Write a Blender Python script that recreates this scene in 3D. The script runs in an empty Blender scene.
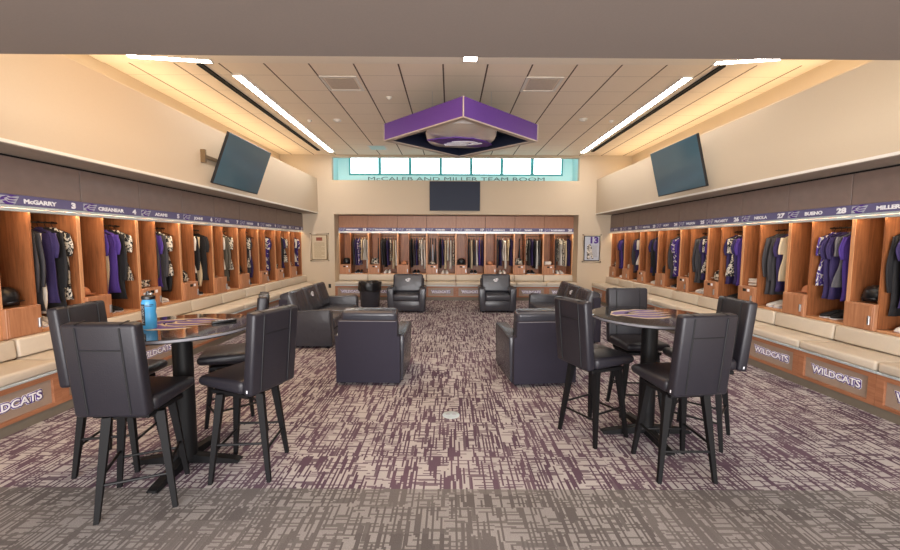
import bpy, bmesh, math, random
from mathutils import Vector, Matrix
PI = math.pi
rnd = random.Random(7)
scene = bpy.context.scene
C = scene.collection

# ------------------------------------------------------------------ camera
f_px, pitch, yaw, roll, CAMH = 397.16, 0.0796, 0.0004, 0.0041, 1.7
cam_data = bpy.data.cameras.new('camera')
cam_data.sensor_fit = 'HORIZONTAL'
cam_data.sensor_width = 36.0
cam_data.lens = f_px / 900.0 * 36.0
cam_data.clip_start = 0.05
cam = bpy.data.objects.new('camera', cam_data)
C.objects.link(cam)
fw = Vector((math.sin(yaw) * math.cos(pitch), math.cos(yaw) * math.cos(pitch), -math.sin(pitch)))
r0 = Vector((math.cos(yaw), -math.sin(yaw), 0))
u0 = r0.cross(fw)
rt = r0 * math.cos(roll) + u0 * math.sin(roll)
up = -r0 * math.sin(roll) + u0 * math.cos(roll)
M = Matrix(((rt.x, up.x, -fw.x, 0), (rt.y, up.y, -fw.y, 0), (rt.z, up.z, -fw.z, CAMH), (0, 0, 0, 1)))
cam.matrix_world = M
scene.camera = cam

# ------------------------------------------------------------------ world, exposure
w = bpy.data.worlds.new('world')
scene.world = w
w.use_nodes = True
w.node_tree.nodes['Background'].inputs[0].default_value = (0.82, 0.93, 1.0, 1)
w.node_tree.nodes['Background'].inputs[1].default_value = 5.0
vs = scene.view_settings
vs.view_transform = 'Standard'
vs.look = 'None'
vs.gamma = 1
vs.use_curve_mapping = False
vs.exposure = 0.12

NEUTRAL = (1.0, 0.87, 0.74)
WARM = (1.0, 0.74, 0.42)


def area(name, loc, rot, sx, sy, power, col, spread=PI):
    l = bpy.data.lights.new(name, 'AREA')
    l.shape = 'RECTANGLE'
    l.size, l.size_y = sx, sy
    l.energy = power
    l.color = col
    l.spread = spread
    o = bpy.data.objects.new(name, l)
    o.location = loc
    o.rotation_euler = rot
    C.objects.link(o)
    return o


# unseen lights added under the front ceiling, warm fill left, neutral right
area('front_fill_light', (-1.9, 4.4, 4.22), (0, 0, 0), 2.4, 1.6, 58, (1.0, 0.56, 0.22))
area('front_fill_light', (2.0, 4.4, 4.22), (0, 0, 0), 2.4, 1.6, 26, (1.0, 0.92, 0.84))
# unseen upward fill light added behind the header to brighten the ceiling
area('header_fill_light', (0.2, 2.80, 3.25), (math.radians(118), 0, 0), 7.4, 0.3, 100, (1.0, 0.94, 0.86))
# unseen fill lights added behind and above the camera
area('rear_fill_light', (0.2, -3.8, 1.5), (math.radians(90), 0, 0), 8.0, 2.4, 920, (0.97, 0.96, 0.97))
area('overhead_fill_light', (0.2, -0.6, 2.86), (0, 0, 0), 5.0, 1.6, 60, (1.0, 0.92, 0.84))
# warm strips lying on the soffit ledges, shining up into the coves
area('cove_lamp', (-4.5, 7.4, 3.62), (PI, 0, 0), 0.12, 8.4, 30, WARM)
area('cove_lamp', (4.85, 7.4, 3.62), (PI, 0, 0), 0.12, 8.4, 30, WARM)

# ------------------------------------------------------------------ materials


def lin(c):
    return tuple(((v / 255) / 12.92 if v / 255 <= 0.04045 else ((v / 255 + 0.055) / 1.055) ** 2.4) for v in c) + (1,)


class NT:
    def __init__(s, name):
        s.m = bpy.data.materials.new(name)
        s.m.use_nodes = True
        s.t = s.m.node_tree
        s.n = s.t.nodes
        s.b = s.n['Principled BSDF']

    def node(s, ty, **k):
        n = s.n.new(ty)
        for a, v in k.items():
            setattr(n, a, v)
        return n

    def link(s, a, b):
        s.t.links.new(a, b)

    def math(s, op, a, b=None, c=None):
        n = s.node('ShaderNodeMath', operation=op)
        for i, v in enumerate((a, b, c)):
            if v is None:
                continue
            if isinstance(v, (int, float)):
                n.inputs[i].default_value = v
            else:
                s.link(v, n.inputs[i])
        return n.outputs[0]

    def mix(s, fac, a, b):
        n = s.node('ShaderNodeMix', data_type='RGBA')
        for sock, v in ((n.inputs[0], fac), (n.inputs[6], a), (n.inputs[7], b)):
            if isinstance(v, (int, float, tuple)):
                sock.default_value = v
            else:
                s.link(v, sock)
        return n.outputs[2]

    def bump(s, h, strength=0.2, dist=0.01):
        n = s.node('ShaderNodeBump')
        n.inputs['Strength'].default_value = strength
        n.inputs['Distance'].default_value = dist
        s.link(h, n.inputs['Height'])
        s.link(n.outputs[0], s.b.inputs['Normal'])


def plain(name, col, rough=0.6, metal=0.0, nscale=20, namt=0.12, bump=0.0, spec=0.5, coat=0.0):
    t = NT(name)
    tc = t.node('ShaderNodeTexCoord')
    no = t.node('ShaderNodeTexNoise')
    no.inputs['Scale'].default_value = nscale
    no.inputs['Detail'].default_value = 4
    t.link(tc.outputs['Object'], no.inputs['Vector'])
    c = lin(col)
    d = tuple(v * (1 - namt) for v in c[:3]) + (1,)
    e = tuple(min(1, v * (1 + namt)) for v in c[:3]) + (1,)
    t.link(t.mix(no.outputs[0], d, e), t.b.inputs['Base Color'])
    t.b.inputs['Roughness'].default_value = rough
    t.b.inputs['Metallic'].default_value = metal
    t.b.inputs['Specular IOR Level'].default_value = spec
    t.b.inputs['Coat Weight'].default_value = coat
    if bump:
        t.bump(no.outputs[0], bump, 0.01)
    return t.m


def wood(name, c1, c2, rough=0.4, axis='Z', scale=1.0):
    t = NT(name)
    tc = t.node('ShaderNodeTexCoord')
    mp = t.node('ShaderNodeMapping')
    s = {'Z': (14, 14, 0.9), 'X': (0.9, 14, 14)}[axis]
    mp.inputs['Scale'].default_value = tuple(v * scale for v in s)
    t.link(tc.outputs['Object'], mp.inputs[0])
    oi = t.node('ShaderNodeObjectInfo')
    t.link(oi.outputs['Random'], t.node('ShaderNodeCombineXYZ').inputs[0])
    cx = t.n[-1]
    va = t.node('ShaderNodeVectorMath', operation='MULTIPLY_ADD')
    t.link(cx.outputs[0], va.inputs[0])
    va.inputs[1].default_value = (30, 30, 30)
    t.link(mp.outputs[0], va.inputs[2])
    no = t.node('ShaderNodeTexNoise')
    no.inputs['Scale'].default_value = 2.2
    no.inputs['Detail'].default_value = 7
    no.inputs['Roughness'].default_value = 0.65
    no.inputs['Distortion'].default_value = 0.6
    t.link(va.outputs[0], no.inputs['Vector'])
    r = t.node('ShaderNodeValToRGB')
    r.color_ramp.elements[0].position = 0.32
    r.color_ramp.elements[1].position = 0.70
    r.color_ramp.elements[0].color = lin(c1)
    r.color_ramp.elements[1].color = lin(c2)
    t.link(no.outputs[0], r.inputs[0])
    t.link(r.outputs[0], t.b.inputs['Base Color'])
    t.b.inputs['Roughness'].default_value = rough
    t.bump(no.outputs[0], 0.08, 0.003)
    return t.m


def emit(name, col, strength):
    t = NT(name)
    t.b.inputs['Base Color'].default_value = (0.8, 0.8, 0.8, 1)
    t.b.inputs['Emission Color'].default_value = tuple(col) + (1,)
    t.b.inputs['Emission Strength'].default_value = strength
    return t.m


def carpet(name, base, base2, line, line2, dens):
    t = NT(name)
    tc = t.node('ShaderNodeTexCoord')
    sp = t.node('ShaderNodeSeparateXYZ')
    t.link(tc.outputs['Object'], sp.inputs[0])
    x, y = sp.outputs[0], sp.outputs[1]
    # carpet tiles 0.61 m, each with its own random seed
    tx = t.math('FLOOR', t.math('DIVIDE', x, 0.61))
    ty = t.math('FLOOR', t.math('DIVIDE', y, 0.61))

    def cell(a, wa, b, wb, seed):
        ia = t.math('FLOOR', t.math('DIVIDE', a, wa))
        w1 = t.node('ShaderNodeTexWhiteNoise', noise_dimensions='2D')
        cv = t.node('ShaderNodeCombineXYZ')
        t.link(ia, cv.inputs[0])
        cv.inputs[1].default_value = seed
        t.link(cv.outputs[0], w1.inputs['Vector'])
        ib = t.math('FLOOR', t.math('ADD', t.math('DIVIDE', b, wb), t.math('MULTIPLY', w1.outputs[0], 7.0)))
        cv2 = t.node('ShaderNodeCombineXYZ')
        t.link(ia, cv2.inputs[0])
        t.link(ib, cv2.inputs[1])
        t.link(t.math('ADD', t.math('MULTIPLY', tx, 3.1), t.math('ADD', t.math('MULTIPLY', ty, 5.7), seed)), cv2.inputs[2])
        w2 = t.node('ShaderNodeTexWhiteNoise', noise_dimensions='3D')
        t.link(cv2.outputs[0], w2.inputs['Vector'])
        return w2.outputs[0]
    v1 = t.math('LESS_THAN', cell(x, 0.013, y, 0.20, 1.0), 0.36 * dens)      # long streaks
    v2 = t.math('LESS_THAN', cell(x, 0.024, y, 0.16, 2.0), 0.08 * dens)      # wide blocks
    h1 = t.math('LESS_THAN', cell(y, 0.012, x, 0.13, 3.0), 0.30 * dens)      # cross threads
    m = t.math('MAXIMUM', t.math('MAXIMUM', v1, t.math('MULTIPLY', v2, 0.9)), t.math('MULTIPLY', h1, 0.85))
    no = t.node('ShaderNodeTexNoise')
    no.inputs['Scale'].default_value = 130
    no.inputs['Detail'].default_value = 2
    t.link(tc.outputs['Object'], no.inputs['Vector'])
    nb = t.node('ShaderNodeTexNoise')
    nb.inputs['Scale'].default_value = 1.3
    nb.inputs['Detail'].default_value = 3
    t.link(tc.outputs['Object'], nb.inputs['Vector'])
    tile = cell(x, 0.61, y, 0.61, 9.0)
    cb = t.mix(no.outputs[0], lin(base), lin(base2))
    cl = t.mix(tile, lin(line), lin(line2))
    c = t.mix(m, cb, cl)
    g = t.math('ADD', t.math('MULTIPLY', no.outputs[0], 0.5), t.math('ADD', 0.5, t.math('MULTIPLY', nb.outputs[0], 0.5)))
    vm = t.node('ShaderNodeVectorMath', operation='SCALE')
    t.link(c, vm.inputs[0])
    t.link(g, vm.inputs['Scale'])
    t.link(vm.outputs[0], t.b.inputs['Base Color'])
    t.b.inputs['Roughness'].default_value = 0.95
    t.b.inputs['Specular IOR Level'].default_value = 0.15
    t.bump(t.math('ADD', no.outputs[0], t.math('MULTIPLY', m, -0.4)), 0.5, 0.006)
    return t.m


def tiles(name, col, linecol):
    t = NT(name)
    tc = t.node('ShaderNodeTexCoord')
    sp = t.node('ShaderNodeSeparateXYZ')
    t.link(tc.outputs['Object'], sp.inputs[0])

    def line(a, off, per, wd):
        u = t.math('FRACT', t.math('DIVIDE', t.math('SUBTRACT', a, off - 10 * per), per))
        return t.math('LESS_THAN', u, wd / per)
    lx = line(sp.outputs[0], -0.11 - 0.012, 0.643, 0.024)
    ly = line(sp.outputs[1], 5.70, 0.61, 0.010)
    no = t.node('ShaderNodeTexNoise')
    no.inputs['Scale'].default_value = 60
    t.link(tc.outputs['Object'], no.inputs['Vector'])
    c = lin(col)
    cb = t.mix(no.outputs[0], tuple(v * .93 for v in c[:3]) + (1,), c)
    m = t.math('MAXIMUM', lx, t.math('MULTIPLY', ly, 0.42))
    t.link(t.mix(m, cb, lin(linecol)), t.b.inputs['Base Color'])
    t.b.inputs['Roughness'].default_value = 0.9
    t.bump(t.math('ADD', t.math('MULTIPLY', m, -1.0), t.math('MULTIPLY', no.outputs[0], 0.15)), 0.4, 0.01)
    return t.m


def camo(name, c1, c2, sc=22, th=0.5):
    t = NT(name)
    tc = t.node('ShaderNodeTexCoord')
    no = t.node('ShaderNodeTexNoise')
    no.inputs['Scale'].default_value = sc
    no.inputs['Detail'].default_value = 3
    no.inputs['Distortion'].default_value = 1.0
    t.link(tc.outputs['Object'], no.inputs['Vector'])
    r = t.node('ShaderNodeValToRGB')
    r.color_ramp.elements[0].position = th - 0.02
    r.color_ramp.elements[1].position = th + 0.02
    r.color_ramp.elements[0].color = lin(c1)
    r.color_ramp.elements[1].color = lin(c2)
    t.link(no.outputs[0], r.inputs[0])
    t.link(r.outputs[0], t.b.inputs['Base Color'])
    t.b.inputs['Roughness'].default_value = 0.85
    return t.m


MT = dict(
    wall=plain('wall_paint', (194, 177, 154), 0.85, nscale=60, namt=0.02, bump=0.05),
    header=plain('header_paint', (142, 130, 122), 0.9, nscale=90, namt=0.06),
    white=plain('white_trim', (225, 220, 212), 0.6, namt=0.03),
    gyp=plain('gypsum', (232, 222, 208), 0.9, namt=0.02),
    tile=tiles('ceiling_tile', (240, 226, 208), (96, 78, 66)),
    teal=plain('teal_reveal_paint', (190, 228, 228), 0.7, namt=0.03),
    tealframe=plain('teal_window_frame', (60, 150, 152), 0.5, namt=0.05),
    wood=wood('cherry_wood', (118, 70, 40), (170, 108, 68)),
    woodh=plain('header_wood_sheen', (124, 106, 98), 0.35, nscale=9, namt=0.16),  # greyer copy of the header wood, daylight sheen put into its colour
    woodhb=wood('header_wood_back', (150, 102, 74), (174, 124, 92), scale=1.6),  # back copy of the same wood, without the painted sheen
    woodb=wood('bench_wood', (138, 88, 60), (172, 118, 86), axis='X'),
    panel=plain('grey_panel', (150, 132, 118), 0.4, nscale=25, namt=0.10),
    edge=wood('wood_edge', (196, 140, 98), (216, 164, 122)),
    vinyl=plain('tan_vinyl', (198, 186, 169), 0.5, nscale=40, namt=0.04, bump=0.05),
    leather=plain('black_leather', (34, 32, 39), 0.42, nscale=120, namt=0.2, bump=0.15),
    leather2=plain('charcoal_leather', (58, 58, 65), 0.27, nscale=11, namt=0.10, bump=0.45),
    fabric=plain('navy_black_fabric', (36, 32, 46), 0.85, nscale=300, namt=0.5, bump=0.2),
    piping=plain('seam_piping', (20, 20, 24), 0.5),
    pipelight=plain('light_piping', (120, 118, 124), 0.4),
    blackw=plain('black_wood', (13, 12, 14), 0.6, nscale=60, namt=0.2, spec=0.25),
    blackm=plain('black_metal', (15, 15, 17), 0.5, metal=0.0, spec=0.3),
    tabletop=plain('black_laminate', (44, 46, 48), 0.10, nscale=60, namt=0.15, coat=0.5),
    steel=plain('brushed_steel', (200, 202, 205), 0.3, metal=0.9),
    alum=plain('aluminium_trim', (196, 208, 212), 0.35, metal=0.4),
    chrome=plain('silver', (236, 233, 228), 0.2, metal=0.45, nscale=3, namt=0.05),
    screen=plain('tv_screen', (40, 46, 62), 0.5, nscale=2, namt=0.05, spec=0.2),
    screen2=plain('tv_screen_teal_reflection', (80, 112, 128), 0.12, nscale=2, namt=0.05, spec=0.8),  # teal of the reflected daylight put into the screen colour
    bezel=plain('tv_bezel', (18, 18, 22), 0.35),
    purple=plain('purple_fabric', (88, 50, 134), 0.6, nscale=30, namt=0.06),
    purpled=plain('deep_purple', (76, 42, 130), 0.5),
    sign=plain('sign_purple', (98, 93, 132), 0.5, nscale=10, namt=0.08),
    signtext=plain('sign_white', (238, 238, 244), 0.5, namt=0.02),
    signgrey=plain('sign_silver', (178, 182, 192), 0.5),
    navy=plain('dark_navy_panel', (30, 34, 52), 0.3),
    edgetrim=plain('beige_metal_trim', (176, 160, 148), 0.4),
    under=plain('soffit_underside_shade', (158, 146, 134), 0.8),  # shade under the soffit put into a darker grey
    ventp=plain('vent_plate', (196, 182, 168), 0.6),
    led=emit('warm_led_strip', (1.0, 0.74, 0.46), 46),
    tube=emit('ceiling_light_diffuser', (1.0, 0.93, 0.86), 32),
    glass=None,
    toe=plain('grey_vinyl_base', (112, 104, 92), 0.5),
    black=plain('flat_black', (10, 10, 12), 0.8),
    bag=plain('black_plastic_bag', (26, 26, 28), 0.3, nscale=14, namt=0.3, bump=0.8),
    bottle=plain('blue_plastic', (70, 156, 208), 0.3, nscale=8, namt=0.06),
    paper=plain('cream_paper', (196, 178, 148), 0.6, namt=0.04),
    bronze=plain('bronze_frame', (120, 98, 70), 0.4, metal=0.4),
    skin=plain('photo_print', (140, 70, 50), 0.5, nscale=60, namt=0.7),
    carpet=carpet('patterned_carpet', (206, 200, 199), (142, 136, 136), (104, 84, 97), (84, 66, 80), 1.0),
    carpet2=carpet('grey_border_carpet', (178, 173, 171), (102, 98, 97), (112, 106, 105), (94, 89, 88), 1.1),
)
g = NT('window_glass')
g.b.inputs['Transmission Weight'].default_value = 1.0
g.b.inputs['Roughness'].default_value = 0.0
g.b.inputs['IOR'].default_value = 1.02
g.b.inputs['Base Color'].default_value = (1, 1, 1, 1)
MT['glass'] = g.m
CL = dict(
    black=('black', plain('cloth_black', (26, 25, 28), 0.8, nscale=80, namt=0.3, bump=0.3)),
    charcoal=('charcoal', plain('cloth_charcoal', (62, 60, 64), 0.85, nscale=80, namt=0.3, bump=0.3)),
    grey=('grey', plain('cloth_grey', (104, 102, 106), 0.9, nscale=80, namt=0.3, bump=0.3)),
    purple=('purple', plain('cloth_purple', (70, 46, 130), 0.8, nscale=80, namt=0.2, bump=0.3)),
    navy=('dark purple', plain('cloth_dark_purple', (48, 36, 84), 0.8, nscale=80, namt=0.3, bump=0.3)),
    white=('white', plain('cloth_white', (228, 222, 214), 0.85, nscale=80, namt=0.1, bump=0.3)),
    cream=('cream', plain('cloth_cream', (214, 196, 164), 0.85, nscale=80, namt=0.1, bump=0.3)),
    camo=('black-and-white patterned', camo('cloth_camo', (30, 28, 32), (216, 206, 190))),
    camop=('purple-and-white patterned', camo('cloth_camo_purple', (66, 44, 120), (222, 214, 206), 14, 0.55)),
    olive=('brown-grey', plain('cloth_olive', (92, 86, 76), 0.9, nscale=80, namt=0.3, bump=0.3)),
)

# ------------------------------------------------------------------ mesh helpers


def obj(name, bm, m, parent=None, smooth=False, loc=None):
    me = bpy.data.meshes.new(name)
    bmesh.ops.recalc_face_normals(bm, faces=bm.faces[:])
    bm.to_mesh(me)
    bm.free()
    if smooth:
        for p in me.polygons:
            p.use_smooth = True
        if smooth != 'all':
            me.set_sharp_from_angle(angle=math.radians(38))
    me.materials.append(m)
    o = bpy.data.objects.new(name, me)
    C.objects.link(o)
    if parent is not None:
        o.parent = parent
    if loc is not None:
        o.location = loc
    return o


def box(bm, x0, x1, y0, y1, z0, z1, bev=0.0, seg=2, rot=None, piv=None):
    r = bmesh.ops.create_cube(bm, size=1.0)
    vs_ = r['verts']
    bmesh.ops.scale(bm, vec=(x1 - x0, y1 - y0, z1 - z0), verts=vs_)
    bmesh.ops.translate(bm, vec=((x0 + x1) / 2, (y0 + y1) / 2, (z0 + z1) / 2), verts=vs_)
    if bev:
        es = list({e for v in vs_ for e in v.link_edges})
        rr = bmesh.ops.bevel(bm, geom=es, offset=bev, segments=seg, profile=0.5, affect='EDGES')
        vs_ = list({v for fc in rr['faces'] for v in fc.verts} | {v for v in vs_ if v.is_valid})
        # include every vertex connected
        seen = set(vs_)
        st = list(vs_)
        while st:
            v = st.pop()
            for e in v.link_edges:
                o_ = e.other_vert(v)
                if o_ not in seen:
                    seen.add(o_)
                    st.append(o_)
        vs_ = list(seen)
    if rot is not None:
        bmesh.ops.rotate(bm, cent=piv or ((x0 + x1) / 2, (y0 + y1) / 2, (z0 + z1) / 2), matrix=rot, verts=vs_)
    return vs_


def BX(*a, **k):
    bm = bmesh.new()
    box(bm, *a, **k)
    return bm


def tube(bm, p0, p1, r0_, r1_=None, n=10, cap=True):
    r1_ = r0_ if r1_ is None else r1_
    p0, p1 = Vector(p0), Vector(p1)
    d = (p1 - p0).normalized()
    a = d.orthogonal().normalized()
    b = d.cross(a)
    ring = []
    for p, r in ((p0, r0_), (p1, r1_)):
        ring.append([bm.verts.new(p + (a * math.cos(2 * PI * i / n) + b * math.sin(2 * PI * i / n)) * r) for i in range(n)])
    for i in range(n):
        bm.faces.new((ring[0][i], ring[0][(i + 1) % n], ring[1][(i + 1) % n], ring[1][i]))
    if cap:
        bm.faces.new(ring[0][::-1])
        bm.faces.new(ring[1])


def bar(bm, p0, p1, w0, w1):
    """square tapering bar from p0 (half width w0) to p1 (half width w1)"""
    p0, p1 = Vector(p0), Vector(p1)
    q = [bm.verts.new(p + Vector((sx * w_, sy * w_, 0))) for p, w_ in ((p0, w0), (p1, w1)) for sx, sy in ((-1, -1), (1, -1), (1, 1), (-1, 1))]
    for i in range(4):
        bm.faces.new((q[i], q[(i + 1) % 4], q[4 + (i + 1) % 4], q[4 + i]))
    bm.faces.new(q[:4][::-1])
    bm.faces.new(q[4:])


def lathe(bm, prof, n=24, c=(0, 0)):
    rings = []
    for r, z in prof:
        if r < 1e-6:
            rings.append([bm.verts.new((c[0], c[1], z))])
        else:
            rings.append([bm.verts.new((c[0] + r * math.cos(2 * PI * i / n), c[1] + r * math.sin(2 * PI * i / n), z)) for i in range(n)])
    for a, b in zip(rings, rings[1:]):
        for i in range(n):
            j = (i + 1) % n
            if len(a) == 1 and len(b) > 1:
                bm.faces.new((a[0], b[i], b[j]))
            elif len(b) == 1 and len(a) > 1:
                bm.faces.new((a[i], a[j], b[0]))
            elif len(a) > 1:
                bm.faces.new((a[i], a[j], b[j], b[i]))
    if len(rings[0]) > 1:
        bm.faces.new(rings[0][::-1])
    if len(rings[-1]) > 1:
        bm.faces.new(rings[-1])


def prism(bm, pts, fn, t):
    """pts in a plane mapped by fn(a,b,depth) to 3-D, thickness t"""
    a = [bm.verts.new(fn(p[0], p[1], 0)) for p in pts]
    b = [bm.verts.new(fn(p[0], p[1], t)) for p in pts]
    n = len(pts)
    bm.faces.new(a)
    bm.faces.new(b[::-1])
    for i in range(n):
        bm.faces.new((a[i], a[(i + 1) % n], b[(i + 1) % n], b[i]))


def text_mesh(s, size, offset=0.0, extrude=0.001, xs=1.0):
    cu = bpy.data.curves.new('txt', 'FONT')
    cu.body = s
    cu.size = size
    cu.align_x = 'CENTER'
    cu.align_y = 'CENTER'
    cu.extrude = extrude
    cu.bevel_depth = offset
    cu.bevel_resolution = 0
    cu.resolution_u = 3
    to = bpy.data.objects.new('txt', cu)
    C.objects.link(to)
    dg = bpy.context.evaluated_depsgraph_get()
    me = bpy.data.meshes.new_from_object(to.evaluated_get(dg))
    bpy.data.objects.remove(to)
    bpy.data.curves.remove(cu)
    bm = bmesh.new()
    bm.from_mesh(me)
    bpy.data.meshes.remove(me)
    bmesh.ops.scale(bm, vec=(xs, 1, extrude / (extrude + offset)), verts=bm.verts[:])
    return bm


def stand_text(bm, x, y, z):
    """text made in XY plane -> upright, readable from -Y"""
    bmesh.ops.rotate(bm, cent=(0, 0, 0), matrix=Matrix.Rotation(PI / 2, 3, 'X'), verts=bm.verts[:])
    bmesh.ops.translate(bm, vec=(x, y, z), verts=bm.verts[:])
    return bm


def thing(name, label, cat, loc=(0, 0, 0), rz=0, group=None):
    o = bpy.data.objects.new(name, None)
    o.empty_display_size = 0.1
    C.objects.link(o)
    o.location = loc
    o.rotation_euler = (0, 0, rz)
    o['label'] = label
    o['category'] = cat
    if group:
        o['group'] = group
    return o


def tag(o, label, cat, group=None):
    o['label'] = label
    o['category'] = cat
    if group:
        o['group'] = group
    return o


def struct(name, bm, m, smooth=False):
    o = obj(name, bm, m, smooth=smooth)
    o['kind'] = 'structure'
    return o


def dup(root, loc, rz, label, group=None):
    r = root.copy()
    C.objects.link(r)
    r.location = loc
    r.rotation_euler = (0, 0, rz)
    r['label'] = label
    if group:
        r['group'] = group
    for ch in list(root.children):
        c = ch.copy()
        C.objects.link(c)
        c.parent = r
        for gch in list(ch.children):
            d = gch.copy()
            C.objects.link(d)
            d.parent = c
    return r


ORD = ['first', 'second', 'third', 'fourth', 'fifth', 'sixth', 'seventh', 'eighth', 'ninth', 'tenth', 'eleventh']
CAT = [
    [(-1, .0), (-.75, .28), (-.35, .42), (-.05, .42), (-.3, .24), (-.55, .12), (-.42, -.02), (-.7, -.06), (-.92, -.12)],
    [(-.2, .5), (.25, .62), (.95, .47), (.5, .40), (.2, .34), (.0, .42)],
    [(-.2, .24), (.3, .26), (1, .22), (.5, .08), (.1, .05), (-.1, .12)],
    [(-.3, .0), (.1, -.05), (.85, -.08), (.45, -.2), (.1, -.23), (-.15, -.15)],
    [(-.75, -.2), (-.4, -.12), (-.1, -.3), (.2, -.33), (.6, -.4), (.25, -.52), (-.2, -.55), (-.5, -.45)],
]


def cat_logo(fn, s, t):
    bm = bmesh.new()
    for p in CAT:
        prism(bm, [(a * s, b * s) for a, b in p], fn, t)
    return bm


# ------------------------------------------------------------------ dimensions (metres, from the photograph's perspective)
YB, ZS, ZT, ZC = 11.79, 2.563, 3.573, 4.26
XLS, XLI, XLU = -3.89, -4.336, -4.96
XRS, XRI, XRU = 4.2875, 4.7286, 5.29
HY, HZ = 2.63, 2.88      # edge of the low entrance ceiling
YF = -4.0

# floor
struct('floor', BX(-5.6, 6.0, 2.63, 13.4, -0.1, 0.0), MT['carpet'])
struct('floor_entrance', BX(-5.6, 6.0, YF, 2.63, -0.1, 0.0), MT['carpet2'])
# ceiling: tile field and plain border in front of it
struct('ceiling', BX(XLU, XRU, 5.885, YB, ZC, ZC + 0.1), MT['tile'])
struct('ceiling_border', BX(XLU, XRU, HY, 5.885, ZC - 0.012, ZC + 0.1), MT['gyp'])
# low entrance ceiling with its header
bm = bmesh.new()
pts = [(-5.2, HY - 0.035), (5.5, HY + 0.03), (5.5, YF), (-5.2, YF)]
prism(bm, pts, lambda a, b, d: Vector((a, b, HZ + d)), 1.5)
struct('ceiling_entrance', bm, MT['header'])
struct('wall_front', BX(-5.2, 5.5, YF - 0.1, YF, 0, 4.4), MT['wall'])
# side walls behind lockers and above the soffits
bm = bmesh.new()
box(bm, -5.1, XLU, 2.4, 13.4, 0, ZC + 0.1)
box(bm, -5.1, XLU, YF, 2.4, 0, ZC + 0.1)
struct('wall_left', bm, MT['wall'])
bm = bmesh.new()
box(bm, XRU + .1, XRU + .24, YF, 13.4, 0, ZT)
box(bm, XRU, XRU + .24, YF, 13.4, ZT, ZC + 0.1)
struct('wall_right', bm, MT['wall'])
# soffits over the side lockers
struct('trim_soffit_left', BX(XLU, XLS, 2.66, YB, ZS, ZT, bev=0.008, seg=1), MT['wall'])
struct('trim_soffit_right', BX(XRS, XRU + .12, 2.66, YB, ZS, ZT, bev=0.008, seg=1), MT['wall'])
struct('trim_soffit_shade_left', BX(XLI - .03, XLS, 2.66, YB, ZS - .008, ZS), MT['under'])  # thin boards added, the underside's shade put into their colour
struct('trim_soffit_shade_right', BX(XRS, XRI + .03, 2.66, YB, ZS - .008, ZS), MT['under'])
struct('trim_soffit_highlight_left', BX(XLS, XLS + .012, 2.66, YB, ZS, ZS + .03), MT['white'])  # thin white strips added as the pale highlight along the soffit edge
struct('trim_soffit_highlight_right', BX(XRS - .012, XRS, 2.66, YB, ZS, ZS + .03), MT['white'])
# back wall with locker alcove and high window opening
AX0, AX1, AZ = -3.415, 3.785, 2.545
WX0, WX1, WZ0, WZ1 = -3.455, 3.77, 3.53, 4.195
bm = bmesh.new()
box(bm, -5.1, AX0, YB, YB + .16, 0, AZ)
box(bm, AX1, 5.5, YB, YB + .16, 0, AZ)
box(bm, -5.1, 5.5, YB, YB + .16, AZ, WZ0)
box(bm, -5.1, WX0, YB, YB + .16, WZ0, WZ1)
box(bm, WX1, 5.5, YB, YB + .16, WZ0, WZ1)
box(bm, -5.1, 5.5, YB, YB + .16, WZ1, ZC + .1)
struct('wall_back', bm, MT['wall'])
# alcove sides, top, back
bm = bmesh.new()
box(bm, AX0 - .12, AX0, YB + .16, 13.1, 0, AZ + .1)
box(bm, AX1, AX1 + .12, YB + .16, 13.1, 0, AZ + .1)
box(bm, AX0, AX1, YB + .16, 13.1, AZ, AZ + .1)
box(bm, AX0 - .12, AX1 + .12, 13.1, 13.2, 0, AZ + .1)
struct('wall_alcove', bm, MT['wall'])
# window recess
WY = 12.45
bm = bmesh.new()
box(bm, WX0 - .1, WX0, YB + .16, WY + .1, WZ0 - .1, 4.5)
box(bm, WX1, WX1 + .1, YB + .16, WY + .1, WZ0 - .1, 4.5)
box(bm, WX0, WX1, YB + .16, WY + .1, WZ0 - .1, WZ0 - .001)
box(bm, WX0, WX1, YB + .16, WY + .1, 4.40, 4.50)
PX0, PX1, PZ0, PZ1 = -3.12, 3.47, 3.78, 4.40
PZ1 = 4.34
struct('trim_window_recess', bm, MT['teal'])
bm = bmesh.new()
PZ1 = 4.40
box(bm, WX0, PX0, WY, WY + .1, WZ0, 4.40)
box(bm, PX1, WX1, WY, WY + .1, WZ0, 4.40)
box(bm, PX0, PX1, WY, WY + .1, WZ0, PZ0)
struct('trim_window_surround', bm, MT['teal'])
pw = (PX1 - PX0) / 7
for i in range(7):
    fo = bmesh.new()
    a, b = PX0 + i * pw, PX0 + (i + 1) * pw
    box(fo, a, a + .045, WY + .0, WY + .07, PZ0, PZ1)
    box(fo, b - .045, b, WY + .0, WY + .07, PZ0, PZ1)
    box(fo, a + .045, b - .045, WY, WY + .07, PZ0, PZ0 + .055)
    box(fo, a + .045, b - .045, WY, WY + .07, PZ1 - .08, PZ1)
    wo = struct('window_%d' % (i + 1), fo, MT['tealframe'])
    p = obj('pane', BX(a + .034, b - .034, WY + .03, WY + .036, PZ0 + .034, PZ1 - .044), MT['glass'], wo)

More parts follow.
